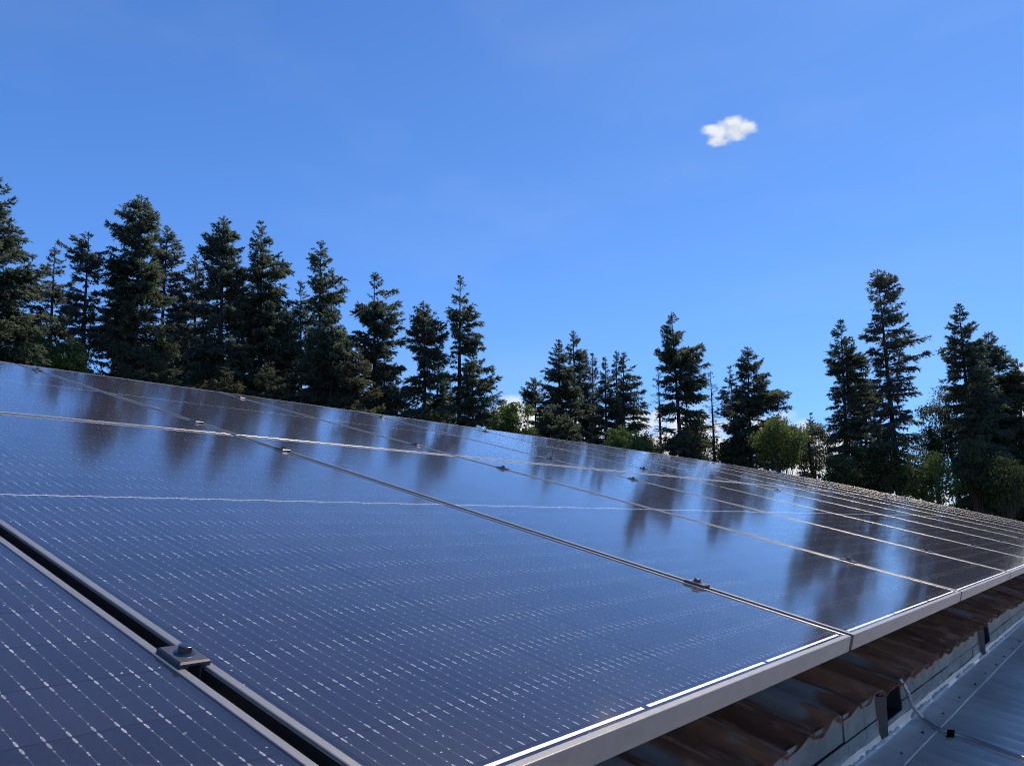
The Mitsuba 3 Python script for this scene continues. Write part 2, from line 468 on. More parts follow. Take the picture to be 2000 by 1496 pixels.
for k in range(0, 30):
    for j, cv in enumerate(CLAMP_V):
        cv2 = cv + (0.0 if k < 2 else 0.012 * math.sin(7.3 * k + 2 * j))
        t = key('panel_clamp')
        m = placed(k * PITCH_U, cv2)
        add_d('plate', PLATE, t, to_world=m)
        add_d('bolt', BOLT, t, to_world=m)
        where = ('lowest', 'second from the eave', 'third from the eave', 'topmost')[j]
        tag(t, f'bolted dark clamp on the {ORD[k]} seam from the near end, {where}', 'clamp', 'clamps on the panel seams')

# rails under the panels
POST = mikit.ply(boxm(-.02, .02, -.015, .015, -.47, -.072), 'frame_metal')
US = np.arange(-1.2, 34.6, 0.6)
for j, cv in enumerate(CLAMP_V):
    ring = [(-.02, -.0305), (.02, -.0305), (.02, -.072), (-.02, -.072)]
    v = np.vstack([uvn([(u, cv + a, n) for a, n in ring]) for u in US])
    f = []
    for i in range(len(US) - 1):
        for c in range(4):
            a, b = i * 4 + c, i * 4 + (c + 1) % 4
            f.append((a, a + 4, b + 4, b))
    t = add('mounting_rail', (v, np.array(f)), 'frame_metal')
    for u_ in np.arange(.5, 34, 2.4) if j else ():
        add_d('post', POST, t, to_world=placed(u_, cv))
    tag(t, f'metal mounting rail under the panels, {ORD[j]} from the eave', 'rail', 'rails carrying the panels')

# ------------------------------------------------------------------ main building: rusty roof, fascia, walls
B = key('main_building')
tag(B, 'long low building with a rusty ribbed iron roof carrying the solar panels', 'building')
rng = np.random.default_rng(4)
OFF, RIBP = 0.182, 0.150
RIDGE_V = 3.5


def sheet(u0, width, v0, v1, edge, seed):
    """a ribbed iron sheet: trapezoid ribs along the slope, a bent and rusted lower edge"""
    r = np.random.default_rng(seed)
    us, hs = [], []
    n = int(round(width / RIBP))
    for i in range(n):
        for fr, h in ((0.0, 0), (0.26, 0), (0.40, .019), (0.70, .020), (0.86, .0)):
            us.append(u0 + (i + fr) * RIBP); hs.append(h)
    us.append(u0 + width + .03); hs.append(0.003)
    us, hs = np.array(us), np.array(hs)
    vs = np.concatenate([[v0, v0 + .015, v0 + .05, v0 + .12, v0 + .3], np.linspace(v0 + .8, v1, 6)])
    ed = edge * (r.random(len(us)) - .5) - .004 * (hs > .01)
    pts, nu = [], len(us)
    for j, v in enumerate(vs):
        fall = max(0, 1 - (v - v0) / .05)
        dv = ed * fall
        dn = -0.003 * fall * (r.random(nu)) + .002 * (r.random(nu) - .5) * (fall > 0)
        pts.append(np.stack([us + .003 * (r.random(nu) - .5), v + dv, -OFF + hs + dn], 1))
    pts = np.vstack(pts)
    top = uvn(np.array([SU, SV, SN]) + (pts - np.array([SU, SV, SN])) * SUB)
    low = top - N * .0022
    f = []
    for j in range(len(vs) - 1):
        for i in range(nu - 1):
            a = j * nu + i
            f += [(a, a + 1, a + nu + 1, a + nu)]
    f = np.array(f)
    k = len(top)
    rim = [(i + 1, i, i + k, i + k + 1) for i in range(nu - 1)]
    return join([(np.vstack([top, low]), np.vstack([f, f[:, ::-1] + k, np.array(rim)]))])


u = -2.2
i = 0
while u < 24:
    add('roof_sheet', sheet(u, RIBP * 5, 0.006 + .005 * math.sin(i * 2.1), RIDGE_V, .009, 100 + i), 'rusty_iron', B)
    u += RIBP * 5; i += 1
UEND = u


def slab(pts_uw, z0, z1, sagging=True):
    """convex ring of (u, w) extruded z0..z1"""
    q = np.array(pts_uw, float)
    n = len(q)
    v = np.vstack([uwz(np.c_[q, np.full(n, z0)], sagging), uwz(np.c_[q, np.full(n, z1)], sagging)])
    f = [[0, i + 1, i] for i in range(1, n - 1)] + [[n, n + i, n + i + 1] for i in range(1, n - 1)] + [[i, (i + 1) % n, (i + 1) % n + n] for i in range(n)] + [[i, (i + 1) % n + n, i + n] for i in range(n)]
    return v, np.array(f)


# the far slope of the roof, and the gabled body under both
RW, RZ = RIDGE_V * math.cos(TILT), RIDGE_V * math.sin(TILT) - OFF
far = []
us = np.arange(-2.2, UEND + .1, .8)
far_v = np.vstack([uwz([(x, RW, RZ), (x, 2 * RW - .05, -OFF), (x, 2 * RW - .05, -OFF - .02), (x, RW, RZ - .02)], True) for x in us])
far_f = np.array([(i * 4 + c, i * 4 + (c + 1) % 4, i * 4 + 4 + (c + 1) % 4, i * 4 + 4 + c) for i in range(len(us) - 1) for c in range(4)])
add('back_roof', join([(far_v, far_f)]), 'rusty_iron', B)
cap_v = np.vstack([uwz([(x, RW - .16, RZ - .005), (x, RW, RZ + .045), (x, RW + .16, RZ - .005), (x, RW, RZ + .03)], True) for x in us])
add('ridge_cap', join([(cap_v, far_f)]), 'galvanised', B)
FZ = -sub_z(-P0[2])                                   # the ground in plan units
gy = [(.10, -FZ + .01), (2 * RW - .12, -FZ + .01), (2 * RW - .12, -OFF - .05), (RW, RZ - .06), (.10, -OFF - .05)]
for x in (-2.1, UEND - .2):
    v = np.vstack([uwz([(x, w, z) for w, z in gy], False), uwz([(x + .1, w, z) for w, z in gy], False)])
    if x > 0:
        v[:, 2] -= np.where(v[:, 2] > 1, sag(SU + (x - SU) * SUB), 0)
    n = 5
    f = [[0, i, i + 1] for i in range(1, 4)] + [[n, n + i + 1, n + i] for i in range(1, 4)] + [[i, (i + 1) % n, (i + 1) % n + n] for i in range(n)] + [[i, (i + 1) % n + n, i + n] for i in range(n)]
    add('wall', (v, np.array(f)), 'siding', B)
for w0 in (.10, 2 * RW - .22):
    v, f = boxm(-2.0, UEND - .2, w0, w0 + .1, -FZ + .012, -.36 if w0 < 1 else -.62)
    add('wall', (uwz(v), f), 'siding', B)

# fascia: two bands of sheet with joints, two openings
FA = f'{B}__fascia'
zt, zs, zb = -0.166, -0.2165, -0.2780
openings = [(1.497, 1.718, -.236), (2.90, 3.145, -.240)]
WF = 0.060


def panel_uz(poly, w=WF, th=.003):
    tm = trimesh.creation.extrude_polygon(poly, th, engine='earcut')
    v = np.array(tm.vertices)
    return uwz(np.stack([v[:, 0], w + v[:, 2], v[:, 1]], 1), True), np.array(tm.faces)[:, ::-1]


holes = [sbox(a, z, b, 0) for a, b, z in openings]
joints_u = [-2.8, -1.1, .1, 1.253, 1.852, 2.62, 3.52, 4.9, 6.4, 8.4]
joints_l = [-2.8, -1.1, -.2, 1.268, 2.30, 2.75, 3.7, 4.9, 6.4, 8.4]
for x in np.arange(10.6, 24, 2.2):
    joints_u.append(x); joints_l.append(x)
for js, z0, z1, w in ((joints_u, zs + .001, zt, WF), (joints_l, zb, zs - .001, WF - .002)):
    for a, b in zip(js[:-1], js[1:]):
        pg = sbox(a + .0015, z0, b - .0015, z1)
        for h in holes:
            pg = pg.difference(h)
        if pg.is_empty:
            continue
        for g in getattr(pg, 'geoms', [pg]):
            add('panel', panel_uz(g, w + .0015 * math.sin(a * 9)), 'fascia_sheet', FA)
# seam lip between the bands
v = np.vstack([uwz([(x, WF - .006, zs - .003), (x, WF - .006, zs + .0015), (x, WF - .0005, zs + .003)], True) for x in np.arange(-2.8, 8.5, .35) if not any(a - .01 < x < b + .01 for a, b, _ in openings) or x > 4])
# openings: recessed boxes, bent side flaps
for n_, (a, b, z) in enumerate(openings):
    t = key(f'{FA}__opening')
    zz = zt
    p = lambda *q: uwz(np.array(q), True)
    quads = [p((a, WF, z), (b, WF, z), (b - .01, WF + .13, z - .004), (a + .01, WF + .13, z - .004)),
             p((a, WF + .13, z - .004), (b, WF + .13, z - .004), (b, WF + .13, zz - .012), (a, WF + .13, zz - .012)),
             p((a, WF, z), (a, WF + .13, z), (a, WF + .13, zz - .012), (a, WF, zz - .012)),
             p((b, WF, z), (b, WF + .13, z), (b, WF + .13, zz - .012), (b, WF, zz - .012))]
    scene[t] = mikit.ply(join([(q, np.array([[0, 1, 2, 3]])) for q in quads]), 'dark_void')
    fl = [(a - .010, WF - .001, zt - .004), (a + .024, WF - .018, zt - .006), (a + .022, WF - .016, z - .018), (a - .002, WF - .002, z - .024)]
    fl2 = [(x, w_ + .002, z_) for x, w_, z_ in fl]
    v = np.vstack([uwz(fl, True), uwz(fl2, True)])
    f = np.array([[0, 1, 2, 3], [7, 6, 5, 4], [0, 4, 5, 1], [1, 5, 6, 2], [2, 6, 7, 3], [3, 7, 4, 0]])
    add('side_flap', (v, f), 'flap_iron', FA)

# ------------------------------------------------------------------ lower building: galvanised roof with flashing
A = key('lean_to')
tag(A, 'lower lean-to roof of galvanised corrugated sheets along the fascia', 'building')
SL = math.tan(rad(12))


def zlow(w):
    return -0.27 + SL * (w - WF)


rf = np.random.default_rng(8)
js = [-2.8, -.5, 1.315, 3.55, 6.0, 8.4, 10.8, 13.2, 15.6, 18, 20.4, 22.8]
for i, (a, b) in enumerate(zip(js[:-1], js[1:])):
    x = np.linspace(a, b + .05, max(8, int((b - a) / .08)))
    lift = .0012 * (i % 2)
    rows = []
    for w, dz in ((WF - .004, .022), (WF - .006, .006), (WF - .012, .0025), (.035, .001), (.012, .0005), (-.006, 0.0006), (-.0062, -.003)):
        wob = .0012 * np.sin(x * 17 + w * 90) + .0012 * (rf.random(len(x)) - .5)
        ww = np.full(len(x), w) + (0.0005 * np.sin(x * 9) if w < 0 else 0)
        rows.append(uwz(np.stack([x, ww, zlow(ww) + dz + lift + .0015 + wob * (w > -.006)], 1)))
    nu = len(x)
    f = np.array([(j * nu + i2, j * nu + i2 + 1, (j + 1) * nu + i2 + 1, (j + 1) * nu + i2) for j in range(len(rows) - 1) for i2 in range(nu - 1)])
    add('flashing', join([(np.vstack(rows), f[:, ::-1])]), 'galvanised', A, smooth=40)
# corrugated sheets
PIT, AMP = 0.0865, 0.0140
xs0, j = -2.8, 0
while xs0 < 22.5:
    wdt = PIT * 10
    x = np.arange(xs0, xs0 + wdt + PIT * .6, PIT / (12 if xs0 < 6 else 6))
    ws = np.array([.05, .0, -.03, -.08, -.2, -.5, -1.2, -2.5, -4.2])
    rows = []
    for w in ws:
        z = zlow(w) - AMP - .0015 + AMP * np.cos(2 * np.pi * (x - .02) / PIT) + .0008 * (j % 2) * (x > xs0 + wdt - .04) + .0012 * np.sin(x * 3.1 + w * 5)
        rows.append(uwz(np.stack([x, np.full(len(x), w), z], 1)))
    nu = len(x)
    f = np.array([(r2 * nu + i2, r2 * nu + i2 + 1, (r2 + 1) * nu + i2 + 1, (r2 + 1) * nu + i2) for r2 in range(len(ws) - 1) for i2 in range(nu - 1)])
    add('roof_sheet', join([(np.vstack(rows), f[:, ::-1])]), 'galvanised', A, smooth=True)
    xs0 += wdt; j += 1
v, f = boxm(-2.6, 22.9, -4.1, -4.0, -FZ + .012, zlow(-4.1) - .03)
add('wall', (uwz(v), f), 'siding', A)
for x in (-2.7, 22.8):
    q = [(-4.1, -FZ + .012), (.05, -FZ + .012), (.05, zlow(.05) - .05), (-4.1, zlow(-4.1) - .05)]
    v = np.vstack([uwz([(x, w, z) for w, z in q]), uwz([(x + .1, w, z) for w, z in q])])
    f = np.array([[0, 1, 2, 3], [7, 6, 5, 4], [0, 4, 5, 1], [1, 5, 6, 2], [2, 6, 7, 3], [3, 7, 4, 0]])
    add('wall', (v, f), 'siding', A)
# screws along the flashing
sc = m3.Manifold.cylinder(.0030, .0052, .0046, 12) + m3.Manifold.cylinder(.0028, .0030, .0026, 6).translate([0, 0, .0028])
SCREW = mikit.ply(sc, 'screw_metal', smooth=35)


def on_low(u_, w_, dz=0.0):
    m = np.eye(4)
    nn = np.array([0, 0, 1.0]) - SL * W
    nn /= np.linalg.norm(nn)
    m[:3, 0], m[:3, 2] = U, nn
    m[:3, 1] = np.cross(nn, U)
    m[:3, :3] *= SUB * .72
    m[:3, 3] = uwz([(u_, w_, zlow(w_) + dz)])[0]
    return T(m.tolist())


for u_, w_ in [(1.05, .012), (1.27, .012), (1.48, .012), (1.697, .013), (1.933, .011), (2.17, .011), (2.411, .007), (2.625, .009), (2.837, .004), (3.048, .005), (3.278, .003), (3.52, .004), (3.76, .006), (4.0, .003)]:
    add_d('screw', SCREW, A, to_world=on_low(u_, w_, .0018))
# caulk along the foot of the fascia
rc = np.random.default_rng(12)
x0 = .6
while x0 < 6:
    L_ = rc.uniform(.05, .26)
    x = np.linspace(x0, x0 + L_, max(5, int(L_ / .012)))
    rr = .0035 + .0045 * rc.random(len(x)); rr[0] = rr[-1] = .001
    c = uwz(np.stack([x, WF - .004 - .004 * rc.random(len(x)), zlow(WF) + .004 + .004 * rc.random(len(x))], 1))
    add('caulk_bead', tube(c, rr * SUB, 7), 'caulk', A, smooth=True)
    x0 += L_ + rc.choice([.004, .03, .12])

# conduit
C = key('conduit')
tag(C, 'thin grey metal conduit bending from the eave onto the lower roof', 'conduit')
zr = .0062
pts = [(1.727, .060, -.168), (1.737, .048, -.195), (1.764, .045, -.233), (1.786, .030, zlow(.030) + .014), (1.772, .008, zlow(.008) + zr + .002), (1.760, -.012, zlow(-.012) + zr),
       (1.766, -.073, zlow(-.073) + zr), (1.752, -.160, zlow(-.16) + zr), (1.735, -.32, zlow(-.32) + zr), (1.70, -.9, zlow(-.9) + zr), (1.64, -2.0, zlow(-2.0) + zr)]
c = uwz(bezier(pts, 12))
add('pipe', tube(c, .0048 * SUB, 16), 'conduit_metal', C, smooth=50)
sp = [(1.775 + .0, -.030 + .02, zlow(-.01) + .001)]
for w_ in (-.035,):
    un = 1.762
    arc = [(un + .022, w_, zlow(w_) + .0015), (un + .008, w_, zlow(w_) + .0020), (un + .0066, w_, zlow(w_) + .009), (un, w_, zlow(w_) + .0134), (un - .0066, w_, zlow(w_) + .009), (un - .008, w_, zlow(w_) + .0020), (un - .022, w_, zlow(w_) + .0015)]
    a = np.array(arc)
    r1 = uwz(a + [0, .008, 0]); r2 = uwz(a - [0, .008, 0])
    n = len(a)
    v = np.vstack([r1, r2, r1 + [0, 0, -.001], r2 + [0, 0, -.001]])
    f = [(i, i + n, i + n + 1, i + 1) for i in range(n - 1)]
    f += [(a_ + 2 * n, b_ + 2 * n, c_ + 2 * n, d_ + 2 * n) for d_, c_, b_, a_ in f]
    add('strap', (v, np.array(f)), 'screw_metal', C)


# ------------------------------------------------------------------ trees
F = 1546.37
cp, sp_ = math.cos(PITCH), math.sin(PITCH)


def at(px, py, D):
    """where a tree point stands that was measured on the photograph, on the upright plane D metres ahead"""
    a, b = (px - 1000) / F, (748 - py) / F
    c_, s_ = math.cos(-ROLL), math.sin(-ROLL)
    a, b = a * c_ - b * s_, a * s_ + b * c_
    d = np.array([a, cp - b * sp_, sp_ + b * cp])
    d = d / d[1] * D
    return d + [0, 0, EYE]


def unit(a):
    return a / (np.linalg.norm(a, axis=-1, keepdims=True) + 1e-12)


def diamonds(base, dirs, length, width, roll):
    """leaf-sized bent diamonds"""
    n = len(base)
    ref = np.tile([0, 0, 1.0], (n, 1))
    side = unit(np.cross(dirs, ref) + 1e-6)
    up = np.cross(side, dirs)
    side = side * np.cos(roll)[:, None] + up * np.sin(roll)[:, None]
    mid = base + dirs * (length * .45)[:, None]
    tip = base + dirs * length[:, None] + np.c_[np.zeros((n, 2)), -.12 * length]
    v = np.stack([base, mid + side * (width * .5)[:, None], tip, mid - side * (width * .5)[:, None]], 1).reshape(-1, 3)
    i = np.arange(n)[:, None] * 4
    return v, np.vstack([i + [0, 1, 2], i + [0, 2, 3]])


def spikes(base, dirs, length, width, roll):
    """narrow twigs of needles, one triangle each, pointed at the tip"""
    n = len(base)
    side = unit(np.cross(dirs, np.tile([0, 0, 1.0], (n, 1))) + 1e-6)
    up = np.cross(side, dirs)
    side = side * np.cos(roll)[:, None] + up * np.sin(roll)[:, None]
    b = base + dirs * (length * .15)[:, None]
    v = np.stack([b + side * (width * .5)[:, None], b - side * (width * .5)[:, None], base + dirs * length[:, None]], 1).reshape(-1, 3)
    return v, np.arange(n * 3).reshape(-1, 3)


def tubes(paths, radii, sides=4):
    """many limbs at once: paths (m, s, 3), radii (m, s)"""
    m, s, _ = paths.shape
    t = unit(np.gradient(paths, axis=1))
    a = unit(np.cross(t, [0.3, 0.2, 1.0]))
    b = np.cross(t, a)
    an = np.arange(sides) * 2 * np.pi / sides
    v = paths[:, :, None] + radii[:, :, None, None] * (np.cos(an)[:, None] * a[:, :, None] + np.sin(an)[:, None] * b[:, :, None])
    k, i, j = np.meshgrid(np.arange(m), np.arange(s - 1), np.arange(sides), indexing='ij')
    o = k * s * sides
    q = np.stack([o + i * sides + j, o + i * sides + (j + 1) % sides, o + (i + 1) * sides + (j + 1) % sides, o + (i + 1) * sides + j], -1).reshape(-1, 4)
    return v.reshape(-1, 3), np.vstack([q[:, [0, 1, 2]], q[:, [0, 2, 3]]])


def conifer(name, label, D, tip, base_x, env, dens=1.0, ragged=.25, mat='needles_dark', seed=0, cat='tree', bare=False, lowest=None, spray=1.0, group='conifers behind the roof'):
    r = np.random.default_rng(1000 + seed)
    top = at(*tip, D)
    foot = at(base_x, 1010, D)
    foot = np.array([foot[0], D + r.uniform(-.5, .5), 0.0])
    H = top[2]
    ys = np.array([e[0] for e in env], float)
    el, er, ez = [], [], []
    wob = r.uniform(-.25, .25, 2)

    def axis(z):
        s = np.clip(np.asarray(z) / H, 0, 1)
        p = foot + (top - foot) * s[..., None]
        bend = np.sin(s * np.pi)
        return p + bend[..., None] * np.array([wob[0], wob[1], 0]) * .6
    for (py, xl, xr) in env:
        pl, pr_ = at(xl, py, D), at(xr, py, D)
        c_ = axis(np.array(pl[2]))
        ez.append(pl[2]); el.append(max(.12, c_[0] - pl[0])); er.append(max(.12, pr_[0] - c_[0]))
    ez, el, er = np.array(ez)[::-1], np.array(el)[::-1], np.array(er)[::-1]
    if ez[0] > 3:
        ez, el, er = np.r_[1.5, ez], np.r_[el[0] * 1.05, el], np.r_[er[0] * 1.05, er]
    zlo = lowest if lowest is not None else max(2.0, H * .12)
    # trunk
    zz = np.linspace(0, H, 14)
    r0 = .0115 * H + .05
    tr = tube(axis(zz), np.maximum(.012, r0 * (1 - zz / H) ** .85), 8, caps=False)
    parent = key(name)
    # branches in loose whorls
    dens = .22 + .8 * dens
    nb = int((H - zlo) * 18.5 * (.5 + .5 * dens))
    q = r.random(nb)
    z = zlo + (H - zlo) * (.35 * q + .65 * q ** .62)
    z = np.round(z / .42) * .42 * .12 + z * .88
    z = np.clip(z + r.normal(0, .10, nb), zlo, H - .06)
    azi = r.random(nb) * 2 * np.pi
    clump = .88 + (.36 - .2 * dens) * (meshkit.noise(np.stack([np.cos(azi) * 1.6 + 9, np.sin(azi) * 1.6 + 5, z * .55], -1), seed) - .25)
    cs, sn = np.cos(azi), np.sin(azi)
    rl, rr = np.interp(z, ez, el), np.interp(z, ez, er)
    rm = .5 * (rl + rr)
    R = np.where(cs > 0, rm + (rr - rm) * np.abs(cs), rm + (rl - rm) * np.abs(cs))
    Re = R * 1.02
    R = R * (1 - ragged * r.random(nb) ** 1.3) * np.clip(clump * (1 + .12 * r.normal(size=nb)), .55, 1.08)
    keep = r.random(nb) < np.clip(.45 + .55 * dens + (clump - .9) * (1.2 - dens) * 2.2, .05, 1)
    yl = 706 + .15 * base_x + 25                      # what the panels hide gets fewer branches
    keep &= (z > at(base_x, yl, D)[2]) | (r.random(nb) < .22)
    z, azi, cs, sn, R, Re = (a[keep] for a in (z, azi, cs, sn, R, Re))
    topw = np.clip(1 - (H - z) / 4.0, 0, 1)
    R = np.maximum(R * 1.13 * (1 - topw) + topw * np.minimum(R * 1.25, Re), .06)
    nb = len(z)
    h = (z - zlo) / (H - zlo)
    e0 = np.radians(-12 + 46 * h ** 2.0 + r.normal(0, 7, nb))
    droop = (.26 - .18 * h) + .06 * r.normal(size=nb)
    # the sight line of the envelope is where the tips end, so start the limb a little off that height
    S = np.linspace(0, 1, 6)
    out = np.stack([cs, sn, 0 * cs], -1)
    path = axis(z)[:, None] + out[:, None] * (R[:, None] * S)[..., None]
    rise = np.tan(e0)[:, None] * S - droop[:, None] * S ** 2 + .16 * np.maximum(S - .6, 0) ** 2 * 2
    path[..., 2] += R[:, None] * (rise - rise[:, -1:] * .92)
    path[..., :2] += (r.normal(0, .03, nb)[:, None] * (R[:, None] * S ** 2))[..., None] * np.stack([-sn, cs], -1)[:, None]
    lim = tubes(path, np.maximum(.006, (.010 + .012 * R)[:, None] * (1 - .85 * S)), 4)
    scene[f'{parent}__trunk'] = mikit.ply(tr, 'bark', smooth=True)
    if not bare:
        scene[f'{parent}__branches'] = mikit.ply(lim, 'bark')
    else:
        scene[f'{parent}__branches'] = mikit.ply(lim, 'bark_pale')
    labels[f'{parent}__branches'] = {'kind': 'stuff'}
    # branchlets
    nl = np.clip((R / .12).astype(int) + 4, 4, 22)
    bi = np.repeat(np.arange(nb), nl * 2)
    m = len(bi)
    s = .04 + .96 * r.random(m) ** .8
    side = np.where(r.random(m) < .5, -1.0, 1.0)
    i0 = np.minimum((s * 5).astype(int), 4)
    fr = (s * 5 - i0)[:, None]
    p = path[bi, i0] * (1 - fr) + path[bi, i0 + 1] * fr
    tang = unit(path[bi, i0 + 1] - path[bi, i0])
    lat = np.stack([-sn[bi], cs[bi], 0 * sn[bi]], -1) * side[:, None]
    ll = (.08 + R[bi] * .36 * (1.05 - .72 * s)) * r.uniform(.55, 1.2, m) * np.clip(.4 + .7 * R[bi], .4, 1)
    bd = unit(tang * r.uniform(.5, 1.0, m)[:, None] + lat * r.uniform(.35, .95, m)[:, None] + np.c_[np.zeros((m, 2)), r.normal(-.22, .22, m)])
    if bare:
        kk = r.random(m) < .5
        p, bd, ll = p[kk], bd[kk], ll[kk]
        S2 = np.linspace(0, 1, 3)
        pa = p[:, None] + bd[:, None] * (ll[:, None] * S2 * 1.2)[..., None]
        tw = tubes(pa, np.full((len(p), 3), .009) * (1 - .5 * S2), 3)
        scene[f'{parent}__twigs'] = mikit.ply(tw, 'bark_pale')
        labels[f'{parent}__twigs'] = {'kind': 'stuff'}
        kk = r.random(len(p)) < .35
        p, bd, ll = p[kk], bd[kk], ll[kk]
        ns = np.full(len(p), 2)
    else:
        ns = np.clip((ll / .038).astype(int) + 3, 3, 16)
    ci = np.repeat(np.arange(len(p)), ns)
    t = r.random(len(ci))
    sb = p[ci] + bd[ci] * (t * ll[ci])[:, None]
    sb[:, 2] -= .25 * (t * ll[ci]) ** 2 / np.maximum(ll[ci], .1)
    sd = unit(bd[ci] + r.normal(0, .36, (len(ci), 3)) + np.stack([0 * t, 0 * t, -.34 + .5 * h[bi[ci]]], -1)) if not bare else unit(bd[ci] + r.normal(0, .38, (len(ci), 3)))
    ln = r.uniform(.12, .27, len(ci)) * spray * np.clip(.42 + .6 * R[bi[ci]] / 1.0, .45, 1) if not bare else r.uniform(.1, .2, len(ci))
    wd = ln * r.uniform(.22, .40, len(ci))
    dm = [spikes(sb, sd, ln, wd, r.uniform(-1.3, 1.3, len(ci)))]
    # leader
    n2 = 22
    zt_ = H - r.random(n2) ** 1.3 * .9
    a2 = r.random(n2) * 6.28
    dm.append(spikes(axis(zt_), unit(np.stack([np.cos(a2) * .6, np.sin(a2) * .6, .7 + 0 * a2], -1)), np.full(n2, .16) * np.clip((H - zt_) / .5 + .35, .35, 1.2), np.full(n2, .04), r.uniform(-1, 1, n2)))
    scene[f'{parent}__crown'] = mikit.ply(join(dm), mat)
    return tag(parent, label, cat, group)


def broadleaf(name, label, D, cx, top_y, half_w, low_y=None, n=5200, mat='leaves_green', seed=0, gap=.35, leaf=.15, lobes=26, depth=1.0, limbs=True, cat='tree', group=None, bark='bark'):
    r = np.random.default_rng(5000 + seed)
    c = at(cx, top_y, D)
    H = c[2]
    wd = half_w / F * D
    low = at(cx, low_y, D)[2] if low_y else H * .25
    ctr = np.array([c[0], D, (H + low) / 2])
    rad3 = np.array([wd, wd * depth, (H - low) / 2])
    d = unit(r.normal(size=(lobes, 3)))
    rr = r.random(lobes) ** .45
    lc = ctr + d * rr[:, None] * rad3 * .78
    lr = rad3.mean() * r.uniform(.26, .5, lobes)
    li = r.integers(0, lobes, n)
    dd = unit(r.normal(size=(n, 3)))
    p = lc[li] + dd * (lr[li] * r.random(n) ** .4)[:, None] * [1, 1, .8]
    fr_ = meshkit.fbm(p * 1.3 + seed, 3, seed)
    p = p[fr_ > gap]
    n = len(p)
    ln = r.uniform(.6, 1.3, n) * leaf
    sd = unit(r.normal(size=(n, 3)) + [0, 0, -.3])
    parent = key(name)
    foot = np.array([c[0] + r.uniform(-.2, .2), D, 0])
    zz = np.linspace(0, 1, 7)[:, None]
    tp = foot + (ctr + [0, 0, .3 * rad3[2]] - foot) * zz + np.sin(zz * 5) * [.12, .08, 0]
    scene[f'{parent}__trunk'] = mikit.ply(tube(tp, .012 * H * (1 - .75 * zz[:, 0]) + .03, 7, caps=False), bark, smooth=True)
    if limbs:
        S = np.linspace(0, 1, 5)
        k0 = r.integers(2, 6, lobes)
        a = tp[k0]
        pa = a[:, None] + (lc - a)[:, None] * S[None, :, None]
        pa[..., 2] += (.25 * np.linalg.norm(lc - a, axis=1))[:, None] * (S * (1 - S))
        scene[f'{parent}__branches'] = mikit.ply(tubes(pa, np.full((lobes, 5), .035) * (1.1 - .8 * S), 4), bark)
    scene[f'{parent}__crown'] = mikit.ply(diamonds(p, sd, ln, ln * r.uniform(.5, .8, n), r.uniform(-1.5, 1.5, n)), mat)
    return tag(parent, label, cat, group)


